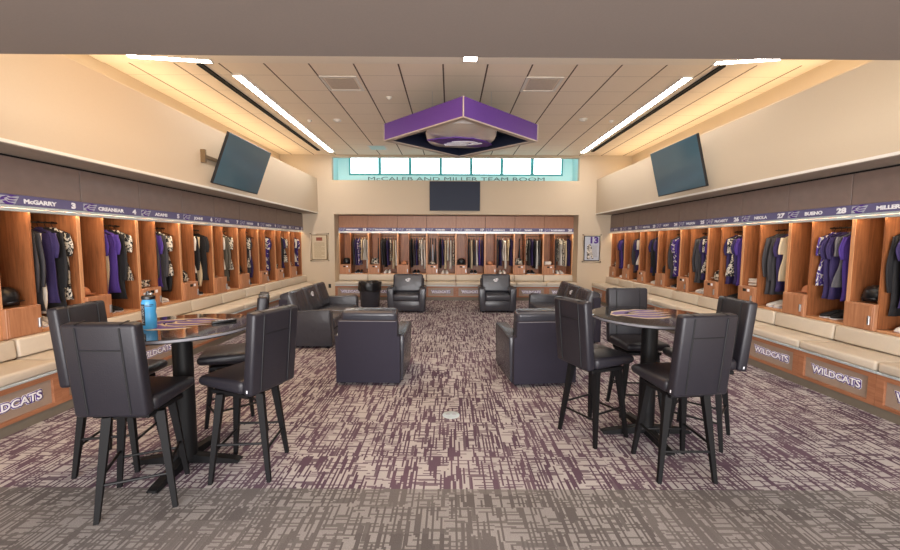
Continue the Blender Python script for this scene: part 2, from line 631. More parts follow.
# bulkhead closing the space over the locker headers
# ------------------------------------------------------------------ lockers
NAMES = {}
LEFT = ['BELL', 'McGARRY', 'CREANEAR', 'ADAMS', 'JOHNS', 'HILL', 'NORRIS', 'MARTIN', 'COLLINS', 'GOODE']
RIGHT = ['GRANT', 'MILLER', 'BUENO', 'NEOLA', 'McCARTY', 'WILSON', 'HUNT', 'NEWTON', 'COLE', 'HAYES']
BACK = ['WINDHAM', 'THOMPSON', 'PHILLIPS', 'TURNER', 'HERRON', 'BRENNAN', 'WARD', 'ROSENBERG']
BD = 0.60      # depth of a locker from the header plane
FY = 0.06      # locker faces sit behind the header plane
DV = 0.33


def m_locker(U, name, number, sticker):
    """builds the parts once; returns list of (name, bm, mat, smooth, sub-list)"""
    t = thing('locker', '', 'locker')
    T = .022
    obj('side_panel', BX(0.001, T, FY, BD, .0, 2.03), MT['wood'], t)
    obj('side_panel', BX(U - T, U - .001, FY, BD, .0, 2.03), MT['wood'], t)
    obj('side_edge', BX(0.001, T, FY - .006, FY, .73, 2.03), MT['edge'], t)
    obj('side_edge', BX(U - T, U - .001, FY - .006, FY, .73, 2.03), MT['edge'], t)
    obj('divider', BX(DV, DV + T, FY, BD - .02, .76, 2.03), MT['wood'], t)
    obj('back_panel', BX(T, U - T, BD - .018, BD, .0, 2.03), MT['wood'], t)
    obj('top_panel', BX(T, U - T, FY, BD - .018, 2.032, 2.05), MT['wood'], t)
    obj('sill', BX(T, U - T, FY, BD - .018, .72, .755, bev=.004, seg=1), MT['edge'], t)
    obj('base_panel', BX(T, U - T, FY + .01, FY + .03, 0.0, .72), MT['wood'], t)
    h = obj('header_panel', BX(.005, U - .005, 0, .02, 2.168, 2.532, bev=.002, seg=1), MT['woodh' if U < .89 else 'woodhb'], t)
    obj('header_backing', BX(.0, U, .021, .03, 2.06, 2.532), MT['black'], t)
    sg = obj('name_sign', BX(0.0005, U - .0005, -.004, .018, 2.062, 2.166), MT['sign'], t)
    k = obj('lettering', stand_text(text_mesh(name, .058, .0034, .001, 1.3), U * .46, -.0062, 2.106), MT['signtext'], sg)
    k = obj('number', stand_text(text_mesh(str(number), .085, .0055, .001, 1.35), U * .88, -.0062, 2.108), MT['signtext'], sg)
    lg = bmesh.new()
    prism(lg, [(.015, 2.070), (.155, 2.070), (.20, 2.150), (.02, 2.150)], lambda a, b, d: Vector((a, -.0055 + d, b)), .001)
    obj('logo_plate', lg, MT['signgrey'], sg)
    lb = cat_logo(lambda a, b, d: Vector((.105 + a, -.0068 + d, 2.111 + b)), .085, .001)
    obj('logo', lb, MT['purpled'], sg)
    tr = bmesh.new()
    box(tr, .0005, U - .0005, -.012, .02, 2.034, 2.061, bev=.003, seg=1)
    box(tr, .0005, U - .0005, -.020, .02, 2.000, 2.030, bev=.003, seg=1)
    obj('light_trim', tr, MT['alum'], t)
    obj('light_strip', BX(T + .01, U - T - .01, .028, .044, 2.020, 2.026), MT['led'], t)
    rod = bmesh.new()
    tube(rod, (DV + T - .002, .285, 1.917), (U - T + .002, .285, 1.917), .009)
    obj('hanging_rod', rod, MT['blackm'], t, True)
    cb = bmesh.new()
    box(cb, .004, DV + .018, .012, .06, .735, 1.035, bev=.005, seg=1)
    box(cb, T, DV, .06, BD - .03, .756, 1.033)
    cab = obj('cabinet', cb, MT['edge'] if False else MT['woodc'], t)
    dr = obj('door_panel', BX(.022, DV + .002, .006, .013, .75, 1.02, bev=.002, seg=1), MT['woodc'], cab)
    hd = bmesh.new()
    box(hd, DV - .035, DV - .010, -.012, .008, .80, .90, bev=.004, seg=1)
    obj('door_handle', hd, MT['steel'], cab)
    if sticker:
        obj('sticker', BX(.12, .19, .0045, .0065, .955, .998), MT['black'], cab)
        obj('sticker', BX(.215, .265, .0045, .0065, .955, .998), MT['signtext'], cab)
    return t


MT['woodc'] = wood('cabinet_wood', (156, 104, 72), (188, 134, 98))
_wild = None


def m_bench(U, first=None):
    t = thing('locker_bench', '', 'bench')
    F = -.486
    fr = bmesh.new()
    for a, b, c, d in ((0.001, .075, .10, .425), (U - .075, U - .001, .10, .425), (.075, U - .075, .10, .135), (.075, U - .075, .375, .425)):
        box(fr, a, b, F, F + .03, c, d)
    obj('front_frame', fr, MT['woodb'], t)
    pn = obj('front_panel', BX(.06, U - .06, F + .026, F + .036, .11, .40), MT['panel'], t)
    # WILDCATS mark: white outline, purple ground, white letters
    W_ = .52
    for k, (off, m, yy) in enumerate(((.015, 'signtext', -.0010), (.0115, 'purpled', -.0022), (.0030, 'signtext', -.0034))):
        bm = text_mesh('WILDCATS', .098, off, .0005, 1.13)
        for v in bm.verts:
            ex = abs(v.co.x) / (W_ / 2)
            v.co.y *= 1.0 + .28 * max(0, ex - .45)
        stand_text(bm, U / 2, F + .026 + yy, .252)
        obj('wildcats_lettering', bm, MT[m], pn)
    obj('body', BX(.001, U - .001, F + .036, FY - .002, .10, .42), MT['woodb'], t)
    obj('toe_kick', BX(.0, U, F + .02, FY - .002, 0.0, .10), MT['toe'], t)
    obj('edge_strip', BX(.004, U - .004, F - .012, F + .03, .425, .447, bev=.003, seg=1), MT['alum'], t)
    bm = bmesh.new()
    box(bm, .006, U - .006, F - .012, -.02, .447, .545, bev=.028, seg=3)
    obj('seat_cushion', bm, MT['vinyl'], t, True)
    bm = bmesh.new()
    box(bm, .006, U - .006, -.085, .03, .55, .738, bev=.026, seg=3, rot=Matrix.Rotation(-.08, 3, 'X'))
    obj('back_cushion', bm, MT['vinyl'], t, True)
    return t


walls = [
    ('left', LEFT, list(range(-2, 8)), .8821, lambda k: ((XLI, 4.7231 + k * .8821, 0), PI / 2), lambda k: k + 4),
    ('right', RIGHT, list(range(-2, 8)), .8821, lambda k: ((XRI, 4.735 + (k + 1) * .8821, 0), -PI / 2), lambda k: 28 - k),
    ('back', BACK, list(range(0, 8)), .9, lambda k: ((AX0 + k * .9, 12.24, 0), 0), lambda k: 13 + k),
]
protoB = {}
lockers = []   # (wall, index, root location, rz, U, description)
for wname, names, ks, U, place, num in walls:
    for i, k in enumerate(ks):
        loc, rz = place(k)
        if wname == 'back':
            desc = '%s back-wall locker from the left' % ORD[k]
            st = k not in (2, 5)
        else:
            desc = '%s %s-wall locker from the back' % (ORD[7 - k], wname)
            st = k in ((1, 2, 5, 6) if wname == 'left' else (1, 2, 3, 5))
        t = m_locker(U, names[i], num(k), st)
        t.location = loc
        t.rotation_euler = (0, 0, rz)
        t['label'] = 'open cherry wood locker, the ' + desc
        t['group'] = 'wooden lockers along the ' + wname + ' wall'
        bl = 'tan cushioned bench with wildcats panel below ' + desc
        key = 's' if wname != 'back' else 'b'
        if key not in protoB:
            b = protoB[key] = m_bench(U)
            b.location = loc
            b.rotation_euler = (0, 0, rz)
            b['label'] = bl
            b['group'] = 'cushioned locker benches'
        else:
            b = dup(protoB[key], loc, rz, bl, 'cushioned locker benches')
        lockers.append((wname, k, Vector(loc), rz, U, desc))
# black strips standing in for the shade in the gap above the header panels
struct('trim_shadow_gap_left', BX(XLI - .06, XLI - .03, 2.8, YB, 2.45, ZS), MT['black'])
struct('trim_shadow_gap_right', BX(XRI + .03, XRI + .06, 2.8, YB, 2.45, ZS), MT['black'])
struct('trim_shadow_gap_back', BX(AX0, AX1, 12.27, 12.30, 2.45, AZ), MT['black'])

# ------------------------------------------------------------------ clothes


def loft(bm, rows):
    n = len(rows[0])
    vs_ = [[bm.verts.new(p) for p in r] for r in rows]
    for a, b in zip(vs_, vs_[1:]):
        for i in range(n):
            bm.faces.new((a[i], a[(i + 1) % n], b[(i + 1) % n], b[i]))
    bm.faces.new(vs_[0][::-1])
    bm.faces.new(vs_[-1])


def garment_mesh(kind, seed):
    """hangs from z=0 (rod), spread along local Y (into the locker), thin along local X"""
    r = random.Random(seed)
    bm = bmesh.new()
    n = 26
    ph = r.uniform(0, 6)
    L = {'jersey': r.uniform(.80, .95), 'jacket': r.uniform(.88, 1.04), 'trousers': r.uniform(.78, .90), 'shirt': r.uniform(.66, .78)}[kind]

    def ring(z, hw, ht, cy=0, cx=0, k=0.0):
        pts_ = []
        for i in range(n):
            a = 2 * PI * i / n
            ca, sa = math.cos(a), math.sin(a)
            yy = hw * math.copysign(abs(ca) ** .8, ca)
            xx = ht * math.copysign(abs(sa) ** .75, sa)
            wv = k * (math.sin(3.1 * a + ph + z * 5) * .6 + math.sin(7 * a + ph * 2 - z * 3) * .5)
            pts_.append((cx + xx * (1 + wv * 1.6) + wv * .02, cy + yy * (1 + wv * .12), z))
        return pts_
    rows = []
    if kind == 'trousers':
        for j in range(13):
            s = j / 12
            z = -.12 - L * s
            rows.append(ring(z, .115 - .02 * s + .012 * math.sin(s * 9 + ph), .026 + .014 * s, cy=.02 * math.sin(s * 4 + ph), cx=.008 * math.sin(5 * s + ph), k=.15 + .5 * s))
        loft(bm, rows)
        return bm, L
    W = r.uniform(.155, .172)
    zs = [(-.05, .035, .022), (-.075, .06, .03), (-.10, .13, .034), (-.135, W, .036), (-.20, W + .01, .04)]
    for z, hw, ht in zs:
        rows.append(ring(z, hw, ht, k=.1))
    for j in range(1, 11):
        s = j / 10
        z = -.20 - (L - .20) * s
        rows.append(ring(z, W + .01 - .03 * math.sin(s * PI) + .015 * s + .01 * math.sin(s * 8 + ph), .04 + .014 * s, cx=.014 * math.sin(4 * s + ph), cy=.015 * math.sin(3 * s + ph), k=.15 + .55 * s))
    loft(bm, rows)
    sl = {'jersey': .28, 'jacket': .62, 'shirt': .25}[kind] * r.uniform(.92, 1.05)
    for sgn in (-1, 1):
        rows = []
        m = 9
        for j in range(m):
            s = j / (m - 1)
            z = -.115 - sl * s
            yc = sgn * (W - .02 + .055 * math.sin(min(1, s * 1.6) * PI / 2) - .03 * s)
            rows.append([(cx_ + 0, cy_, z_) for cx_, cy_, z_ in ring(z - sgn * 0, .052 + .008 * math.sin(6 * s + ph) - .014 * s, .034 - .006 * s, cy=yc, cx=.02 * math.sin(3 * s + ph + sgn), k=.35)])
        loft(bm, rows)
    if kind == 'jacket':    # hood
        rows = [ring(-.07 - .03 * j, .055 + .02 * math.sin(j), .05 + .012 * math.sin(j * .8), cx=.02, k=.3) for j in range(5)]
        loft(bm, rows)
    return bm, L


hang = bmesh.new()
for i in range(8):
    a0, a1 = PI * 1.15 * i / 8 - .5, PI * 1.15 * (i + 1) / 8 - .5
    tube(hang, (0, .018 * math.cos(a0), .0 + .018 * math.sin(a0)), (0, .018 * math.cos(a1), .0 + .018 * math.sin(a1)), .003, n=5)
tube(hang, (0, .016, -.009), (0, 0, -.05), .003, n=5)
tube(hang, (0, 0, -.05), (0, .17, -.115), .005, n=5)
tube(hang, (0, 0, -.05), (0, -.17, -.115), .005, n=5)
tube(hang, (0, .17, -.115), (0, -.17, -.115), .004, n=5)
hanger_me = bpy.data.meshes.new('hanger')
hang.to_mesh(hanger_me)
hang.free()
hanger_me.materials.append(MT['blackm'])

protos = {}
for kind in ('jersey', 'jacket', 'trousers', 'shirt'):
    for v in range(3):
        bm, L = garment_mesh(kind, hash((len(kind), v)) % 1000 + v)
        bmesh.ops.recalc_face_normals(bm, faces=bm.faces[:])
        me = bpy.data.meshes.new(kind)
        bm.to_mesh(me)
        bm.free()
        for p in me.polygons:
            p.use_smooth = True
        protos[(kind, v)] = me
gm = {}


def gmesh(kind, v, ck):
    key = (kind, v, ck)
    if key not in gm:
        me = protos[(kind, v)].copy()
        me.materials.append(CL[ck][1])
        gm[key] = me
    return gm[key]


J, K, T_, S = 'jersey', 'jacket', 'trousers', 'shirt'
outfits = {
    ('left', -2): [(K, 'charcoal'), (J, 'black'), (J, 'white'), (K, 'black')],
    ('left', -1): [(K, 'charcoal'), (K, 'charcoal'), (T_, 'white'), (J, 'navy'), (K, 'black'), (J, 'camo')],
    ('left', 0): [(J, 'purple'), (T_, 'cream'), (J, 'purple'), (K, 'black'), (S, 'camo')],
    ('left', 1): [(K, 'charcoal'), (J, 'purple'), (K, 'charcoal'), (S, 'camo'), (T_, 'black')],
    ('left', 2): [(S, 'white'), (K, 'black'), (T_, 'white'), (T_, 'cream'), (J, 'black')],
    ('left', 3): [(S, 'white'), (K, 'olive'), (K, 'olive'), (S, 'camo'), (T_, 'black')],
    ('left', 4): [(K, 'black'), (S, 'camo'), (J, 'charcoal'), (T_, 'white'), (T_, 'navy')],
    ('left', 5): [(S, 'camo'), (T_, 'white'), (J, 'camop'), (J, 'navy'), (T_, 'charcoal')],
    ('left', 6): [(K, 'charcoal'), (K, 'black'), (J, 'navy'), (S, 'camo')],
    ('left', 7): [(J, 'navy'), (S, 'white'), (J, 'navy'), (J, 'camop')],
    ('right', -2): [(J, 'purple'), (K, 'black'), (J, 'purple')],
    ('right', -1): [(K, 'black'), (J, 'navy'), (J, 'purple'), (S, 'grey'), (J, 'navy'), (K, 'charcoal')],
    ('right', 0): [(S, 'camop'), (J, 'navy'), (J, 'navy'), (S, 'grey'), (J, 'purple'), (T_, 'white')],
    ('right', 1): [(K, 'charcoal'), (K, 'charcoal'), (J, 'navy'), (S, 'cream'), (T_, 'cream')],
    ('right', 2): [(J, 'navy'), (S, 'camo'), (J, 'navy'), (J, 'purple'), (T_, 'white')],
    ('right', 3): [(K, 'charcoal'), (K, 'charcoal'), (J, 'navy'), (S, 'camo'), (J, 'purple')],
    ('right', 4): [(K, 'charcoal'), (J, 'camop'), (J, 'purple'), (T_, 'cream')],
    ('right', 5): [(J, 'navy'), (K, 'black'), (J, 'navy'), (T_, 'white')],
    ('right', 6): [(K, 'charcoal'), (J, 'navy'), (S, 'white'), (T_, 'cream')],
    ('right', 7): [(J, 'navy'), (J, 'purple'), (J, 'navy'), (K, 'charcoal')],
    ('back', 0): [(J, 'charcoal'), (J, 'navy'), (J, 'camop'), (S, 'cream'), (S, 'white'), (T_, 'white')],
    ('back', 1): [(J, 'charcoal'), (K, 'black'), (J, 'navy'), (S, 'camo'), (T_, 'cream'), (T_, 'white')],
    ('back', 2): [(K, 'black'), (J, 'charcoal'), (J, 'navy'), (S, 'camo'), (J, 'white'), (T_, 'white')],
    ('back', 3): [(K, 'black'), (J, 'navy'), (T_, 'cream'), (S, 'white'), (T_, 'white'), (J, 'camo')],
    ('back', 4): [(K, 'black'), (T_, 'cream'), (J, 'charcoal'), (T_, 'white'), (J, 'purple'), (T_, 'navy')],
    ('back', 5): [(K, 'charcoal'), (J, 'navy'), (S, 'white'), (T_, 'white'), (S, 'cream'), (J, 'navy')],
    ('back', 6): [(S, 'camo'), (J, 'charcoal'), (J, 'navy'), (K, 'black'), (T_, 'white'), (J, 'charcoal')],
    ('back', 7): [(K, 'charcoal'), (S, 'camo'), (J, 'white'), (J, 'camo'), (T_, 'cream'), (J, 'navy')],
}
grr = random.Random(3)
NOUN = {'jersey': 'jersey', 'jacket': 'hooded jacket', 'trousers': 'trousers', 'shirt': 'shirt'}
for wname, k, loc, rz, U, desc in lockers:
    items = outfits[(wname, k)]
    n = len(items)
    x0, x1 = DV + .022 + .012, U - .022 - .012
    R_ = Matrix.Rotation(rz, 3, 'Z')
    for j, (kind, ck) in enumerate(items):
        x = x0 + (x1 - x0) * (j + .5) / n
        p = loc + R_ @ Vector((x, .285, 1.913))
        tw = rz + (grr.uniform(-.06, .06) if wname != 'back' else grr.choice((-1, 1)) * grr.uniform(.02, .09))
        v = grr.randrange(3)
        short = desc.replace(' locker from the', '-locker-from-the', 0)
        nm = {'jersey': 'jersey', 'jacket': 'jacket', 'trousers': 'trousers', 'shirt': 'shirt'}[kind]
        wd = 'left' if j < n else ''
        lab = '%s %s hanging %s in the %s' % (CL[ck][0], NOUN[kind], ORD[j], desc)
        t = thing(nm, lab, {'jersey': 'jersey', 'jacket': 'jacket', 'trousers': 'trousers', 'shirt': 'shirt'}[kind], p, tw, 'clothes hanging in the ' + wname + ' wall lockers')
        o = bpy.data.objects.new('cloth', gmesh(kind, v, ck))
        C.objects.link(o)
        o.parent = t
        hx = max(abs(q.co.x) for q in o.data.vertices)
        o.scale = (min(1.7, (x1 - x0) / n * .50 / hx), 1, 1)
        hh = bpy.data.objects.new('hanger', hanger_me)
        C.objects.link(hh)
        hh.parent = t


# ------------------------------------------------------------------ small gear in the cubbies
def m_cap(m):
    t = thing('baseball_hat', '', 'cap')
    bm = bmesh.new()
    lathe(bm, [(.088, 0), (.09, .03), (.082, .065), (.06, .092), (.03, .104), (0, .107)], 20)
    obj('crown', bm, m, t, True)
    bm = bmesh.new()
    pts_ = [(.085 * math.sin(a), -.05 - .125 * math.cos(a) * 1.0 + .02) for a in [(-1.25 + 2.5 * i / 12) for i in range(13)]] + [(.078, -.02), (-.078, -.02)]
    prism(bm, pts_, lambda a, b, d: Vector((a, b, .022 + d - 1.8 * a * a)), .005)
    obj('brim', bm, m, t)
    bm = bmesh.new()
    lathe(bm, [(.009, .104), (.007, .111), (0, .112)], 8)
    obj('button', bm, m, t)
    return t


def m_helmet(m):
    t = thing('batting_helmet', '', 'helmet')
    bm = bmesh.new()
    lathe(bm, [(.105, .02), (.118, .06), (.12, .10), (.11, .145), (.085, .18), (.045, .20), (0, .205)], 22)
    box(bm, -.118, -.095, -.06, .05, -.0, .09, bev=.01)
    box(bm, .095, .118, -.06, .05, -.0, .09, bev=.01)
    obj('shell', bm, m, t, True)
    bm = bmesh.new()
    pts_ = [(.10 * math.sin(a), -.06 - .11 * math.cos(a)) for a in [(-1.2 + 2.4 * i / 12) for i in range(13)]]
    prism(bm, pts_, lambda a, b, d: Vector((a, b, .055 + d - 1.2 * a * a)), .007)
    obj('visor', bm, m, t)
    return t


def m_bat(m):
    t = thing('baseball_bat', '', 'bat')
    bm = bmesh.new()
    lathe(bm, [(.0, 0), (.024, .0), (.031, .02), (.033, .2), (.028, .38), (.018, .52), (.013, .62)], 14)
    obj('barrel', bm, m, t, True)
    bm = bmesh.new()
    lathe(bm, [(.0135, .62), (.0135, .80), (.024, .808), (.024, .82), (0, .822)], 12)
    obj('grip', bm, MT['blackm'], t, True)
    return t


def m_pile(m, seed):
    """folded cloth heap"""
    r = random.Random(seed)
    bm = bmesh.new()
    for L_ in range(3):
        z = .032 * L_
        vv = box(bm, -.11 + r.uniform(0, .02), .11 - r.uniform(0, .02), -.12, .12, z, z + .032, bev=.012, seg=3)
        for v in vv:
            v.co.z += .012 * math.sin(v.co.x * 40 + L_) * math.cos(v.co.y * 30 + seed)
            v.co.x += .012 * math.sin(v.co.y * 28 + L_ * 2)
    o = obj('folded_towel', bm, m, None, True)
    return o


def m_shoe(m):
    t = thing('cleat', '', 'shoe')
    bm = bmesh.new()
    rows = []
    for (y, hw, z0, z1) in ((-.14, .02, .015, .03), (-.125, .035, .012, .05), (-.08, .046, .012, .065), (-.02, .044, .012, .085), (.04, .038, .012, .105), (.10, .038, .012, .11), (.135, .026, .015, .10)):
        rows.append([(hw * math.cos(a), y, (z0 + z1) / 2 + (z1 - z0) / 2 * math.sin(a)) for a in [2 * PI * i / 14 for i in range(14)]])
    loft(bm, rows)
    obj('upper', bm, m, t, True)
    bm = bmesh.new()
    box(bm, -.042, .042, -.13, .13, 0, .016, bev=.006)
    obj('sole', bm, MT['signtext'], t)
    return t


def at_local(loc, rz, x, y, z):
    return loc + Matrix.Rotation(rz, 3, 'Z') @ Vector((x, y, z))


P = {}


def put(key, maker, loc, rz, label, group):
    if key not in P:
        t = P[key] = maker()
        t.location = loc
        t.rotation_euler = (0, 0, rz)
        t['label'] = label
        t['group'] = group
        return t
    return dup(P[key], loc, rz, label, group)


for li, (wname, k, loc, rz, U, desc) in enumerate(lockers):
    cx_ = DV / 2 + .01
    on = ' on the cabinet in ' + desc
    mode = (li * 7 + 3) % 5
    if wname == 'back':
        mode = [0, 1, 2, 3, 0, 2, 1, 4][k]
    z = 1.036
    if mode == 0:
        put('hb', lambda: m_helmet(MT['bezel']), at_local(loc, rz, cx_, .22, z), rz + .2, 'black batting helmet' + on, 'batting helmets in the cubbies')
    elif mode == 1:
        put('hc', lambda: m_helmet(CL['camo'][1]), at_local(loc, rz, cx_, .22, z), rz - .25, 'black and white helmet' + on, 'batting helmets in the cubbies')
        put('b1', lambda: m_bat(MT['piping']), at_local(loc, rz, cx_ + .06, .46, z), rz, 'black baseball bat standing' + on, 'bats standing in the cubbies')
    elif mode == 2:
        put('ct', lambda: m_cap(plain('tan_cap', (196, 132, 96), .8)), at_local(loc, rz, cx_, .24, z + .004), rz + .1, 'tan cap' + on, 'caps in the cubbies')
    elif mode == 3:
        put('cw', lambda: m_cap(CL['camo'][1]), at_local(loc, rz, cx_ - .01, .24, z + .004), rz - .2, 'black and white cap' + on, 'caps in the cubbies')
        for q in range(3 if wname == 'back' else 1):
            put('b2%d' % (q % 2), lambda q=q: m_bat(MT['signgrey'] if q % 2 else MT['piping']), at_local(loc, rz, cx_ - .09 + .08 * q, .48, z), rz,
                ('grey' if q % 2 else 'black') + ' bat ' + ('standing leftmost', 'standing centre', 'standing rightmost')[q] + on, 'bats standing in the cubbies')
    else:
        o = m_pile(CL['white' if wname != 'left' else 'camo'][1], li)
        o.location = at_local(loc, rz, cx_, .24, z + .012)
        o.rotation_euler = (0, 0, rz)
        tag(o, ('white' if wname != 'left' else 'patterned') + ' folded towels' + on, 'towel', 'folded towels in the cubbies')
    # shoes on the bay floor
    for q in range(2):
        put('shoe' + ('w' if li % 2 else 'k'), lambda: m_shoe(CL['white' if li % 2 else 'black'][1]), at_local(loc, rz, .50 + .12 * q, .26, .756), rz + (-.1 + .2 * q),
            ('white' if li % 2 else 'black') + ' ' + ('left' if q == 0 else 'right') + ' shoe on the floor of ' + desc, 'shoes standing in the lockers')

# ------------------------------------------------------------------ bar stools


def m_stool(legrot):
    t = thing('bar_stool', '', 'bar stool', group='black leather bar stools')
    for sx in (-1, 1):
        for sy in (-1, 1):
            bm = bmesh.new()
            a = Vector((sx * .20, sy * .20, 0))
            b = Vector((sx * .135, sy * .135, .63))
            bar(bm, a, b, .0135, .0245)
            bmesh.ops.rotate(bm, cent=(0, 0, 0), matrix=Matrix.Rotation(legrot, 3, 'Z'), verts=bm.verts[:])
            obj('leg', bm, MT['blackw'], t)
    for i, z in enumerate((.22, .27, .22, .27)):
        f_ = .20 - .065 * z / .63
        c_ = [(-f_, -f_), (f_, -f_), (f_, f_), (-f_, f_)]
        bm = bmesh.new()
        p, q = c_[i], c_[(i + 1) % 4]
        tube(bm, (p[0], p[1], z), (q[0], q[1], z), .0095, n=8)
        bmesh.ops.rotate(bm, cent=(0, 0, 0), matrix=Matrix.Rotation(legrot, 3, 'Z'), verts=bm.verts[:])
        obj('stretcher', bm, MT['blackm'], t, True)
    obj('seat_frame', BX(-.17, .17, -.17, .17, .615, .645, bev=.006), MT['blackw'], t)
    bm = bmesh.new()
    vv = box(bm, -.215, .215, -.17, .255, .655, .755, bev=.035, seg=4)
    for v in bm.verts:
        if v.co.y > .12:
            v.co.z += (.02 if v.co.z < .69 else -.008) * (v.co.y - .12) / .11
    obj('seat', bm, MT['leather'], t, True)
    # backrest: tilted padded slab
    Rb = Matrix.Rotation(.10, 3, 'X')
    pv = (0, -.20, .64)
    bm = bmesh.new()
    box(bm, -.212, .212, -.245, -.165, .655, 1.235, bev=.022, seg=3, rot=Rb, piv=pv)
    back = obj('backrest', bm, MT['leather'], t, True)
    bm = bmesh.new()
    for yy in (-.2475, -.1625):
        for xx in (-.125, .125):
            box(bm, xx - .006, xx + .006, yy - .004, yy + .004,   .68, 1.215, bev=.003, seg=1, rot=Rb, piv=pv)
        if yy < -.2:
            box(bm, -.12, .12, yy - .003, yy + .003, 1.075, 1.082, rot=Rb, piv=pv)
    for xx in (-.125, .125):
        box(bm, xx - .006, xx + .006, -.245, -.165, 1.232, 1.238, rot=Rb, piv=pv)
    obj('piping', bm, MT['piping'], back)
    bm = bmesh.new()
    box(bm, -.2135, -.2115, -.215, -.205, .68, .70, rot=Rb, piv=pv)
    obj('care_tag', bm, MT['signtext'], back)
    return t


def face(deg):    # stool faces local +Y
    return math.radians(deg - 90)


stools = [
    (-2.03, 2.54, 92, 22, 'black leather bar stool nearest the camera at left table, seen from behind'),
    (-2.55, 2.98, 2, 10, 'black bar stool on the locker side of left table, facing into the room'),
    (-1.50, 2.89, 160, 25, 'black bar stool on the room side of left table, piped back to camera'),
    (-1.94, 3.50, 203, 20, 'black bar stool behind left table, seen over the tabletop edge'),
    (1.29, 3.46, 21, 9, 'black bar stool on the room side of right table, beside the armchair'),
    (1.70, 2.91, 99, -9, 'black bar stool nearest the camera at right table, seen from behind'),
    (2.22, 3.42, 176, 52, 'black bar stool on the locker side of right table, facing into the room'),
    (1.90, 3.97, 271, -5, 'black bar stool behind right table, facing the camera'),
]
for (x, y, deg, lr, lab) in stools:
    t = m_stool(math.radians(lr))
    t.location = (x, y, 0)
    t.rotation_euler = (0, 0, face(deg))
    t['label'] = lab

# ------------------------------------------------------------------ bar tables


def m_table(flip):
    t = thing('bar_table', '', 'table')
    bm = bmesh.new()
    lathe(bm, [(.485, 1.045), (.50, 1.052), (.50, 1.074), (.495, 1.078), (0, 1.078)], 64)
    top = obj('tabletop', bm, MT['tabletop'], t, True)
    bm = bmesh.new()
    lathe(bm, [(.500, 1.056), (.5025, 1.058), (.5025, 1.071), (.500, 1.073)], 64)
    obj('edge_band', bm, MT['pipelight'], top, True)
    fn = lambda s: (lambda a, b, d: Vector((a * s - .06, b * s + .05, 1.0782 + d)))
    bm = bmesh.new()
    for p in CAT:
        cx = sum(q[0] for q in p) / len(p)
        cy = sum(q[1] for q in p) / len(p)
        prism(bm, [((cx + (a - cx) * 1.0) * .27, (cy + (b - cy) * 1.0) * .34) for a, b in p], fn(1), .0016)
    big = bmesh.new()
    for p in CAT:
        cx = sum(q[0] for q in p) / len(p)
        cy = sum(q[1] for q in p) / len(p)
        prism(big, [((cx + (a - cx) * 1.18) * .27, (cy + (b - cy) * 1.7) * .34) for a, b in p], fn(1), .0008)
    obj('logo_outline', big, MT['paper'], top)
    obj('logo', bm, MT['purpled'], top)
    bm = bmesh.new()
    lathe(bm, [(.068, .04), (.068, 1.02), (.0, 1.02)], 28)
    obj('column', bm, MT['blackm'], t, True)
    bm = bmesh.new()
    box(bm, -.16, .16, -.16, .16, 1.02, 1.046, bev=.004)
    obj('mounting_plate', bm, MT['blackm'], t)
    for i in range(4):
        bm = bmesh.new()
        pts_ = [(.0, .018), (.39, .008), (.40, .022), (.36, .035), (.06, .075), (0, .075)]
        prism(bm, pts_, lambda a, b, d: Vector((a, -.032 + d, b)), .064)
        bmesh.ops.rotate(bm, cent=(0, 0, 0), matrix=Matrix.Rotation(i * PI / 2, 3, 'Z'), verts=bm.verts[:])
        bmesh.ops.bevel(bm, geom=bm.edges[:], offset=.004, segments=1, affect='EDGES')
        ft = obj('foot', bm, MT['blackm'], t)
        bm = bmesh.new()
        c_ = Matrix.Rotation(i * PI / 2, 3, 'Z') @ Vector((.37, 0, 0))
        lathe(bm, [(.018, 0), (.018, .012), (0, .012)], 12, (c_.x, c_.y))
        obj('glide', bm, MT['black'], ft)
    return t


tb = m_table(False)
tb.location = (-2.02, 2.95, 0)
tb.rotation_euler = (0, 0, .04)
tb['label'] = 'round black bar table with wildcat graphic, holding the blue bottle, on the left'
tb['group'] = 'round bar tables'
t2 = dup(tb, (1.77, 3.46, 0), .02, 'round black bar table with nothing standing on it, on the right', 'round bar tables')

# bottle and remote on the left table
t = thing('water_bottle', 'blue squeeze bottle with black cap standing on the left bar table', 'bottle', (-2.165, 2.83, 1.079))
t.scale = (.92, .92, .95)
bm = bmesh.new()
lathe(bm, [(.044, 0), (.048, .006), (.048, .10), (.044, .13), (.048, .155), (.048, .20), (.04, .222), (0, .222)], 28)
obj('bottle_body', bm, MT['bottle'], t, True)
bm = bmesh.new()
lathe(bm, [(.041, .223), (.046, .226), (.046, .246), (.038, .252), (.016, .256), (.013, .285), (0, .287)], 24)
cp = obj('cap', bm, MT['bezel'], t, True)
bm = bmesh.new()
box(bm, -.03, .03, -.01, .01, .258, .272, bev=.004)
obj('handle_loop', bm, MT['steel'], cp)
bm = bmesh.new()
n = 8
for i in range(n):
    a0, a1 = -2.25 + .75 * i / n, -2.25 + .75 * (i + 1) / n
    q = [bm.verts.new((r_ * math.cos(a), r_ * math.sin(a), z)) for r_ in (.0486, .0492) for a in (a0, a1) for z in (.03, .19)]
    bm.faces.new((q[4], q[6], q[7], q[5]))
    bm.faces.new((q[0], q[1], q[3], q[2]))
    bm.faces.new((q[5], q[7], q[3], q[1]))
    bm.faces.new((q[4], q[0], q[2], q[6]))
obj('label_panel', bm, MT['bezel'], t)
tx_ = text_mesh('POWERADE', .034, .0006, .0003)
for v in tx_.verts:
    a = v.co.y
    zz = v.co.x
    ang = -1.875 + (-a) / .05
    v.co = Vector((.0495 * math.cos(ang), .0495 * math.sin(ang), .112 + zz * .75))
obj('lettering', tx_, MT['signtext'], t)
bm = bmesh.new()
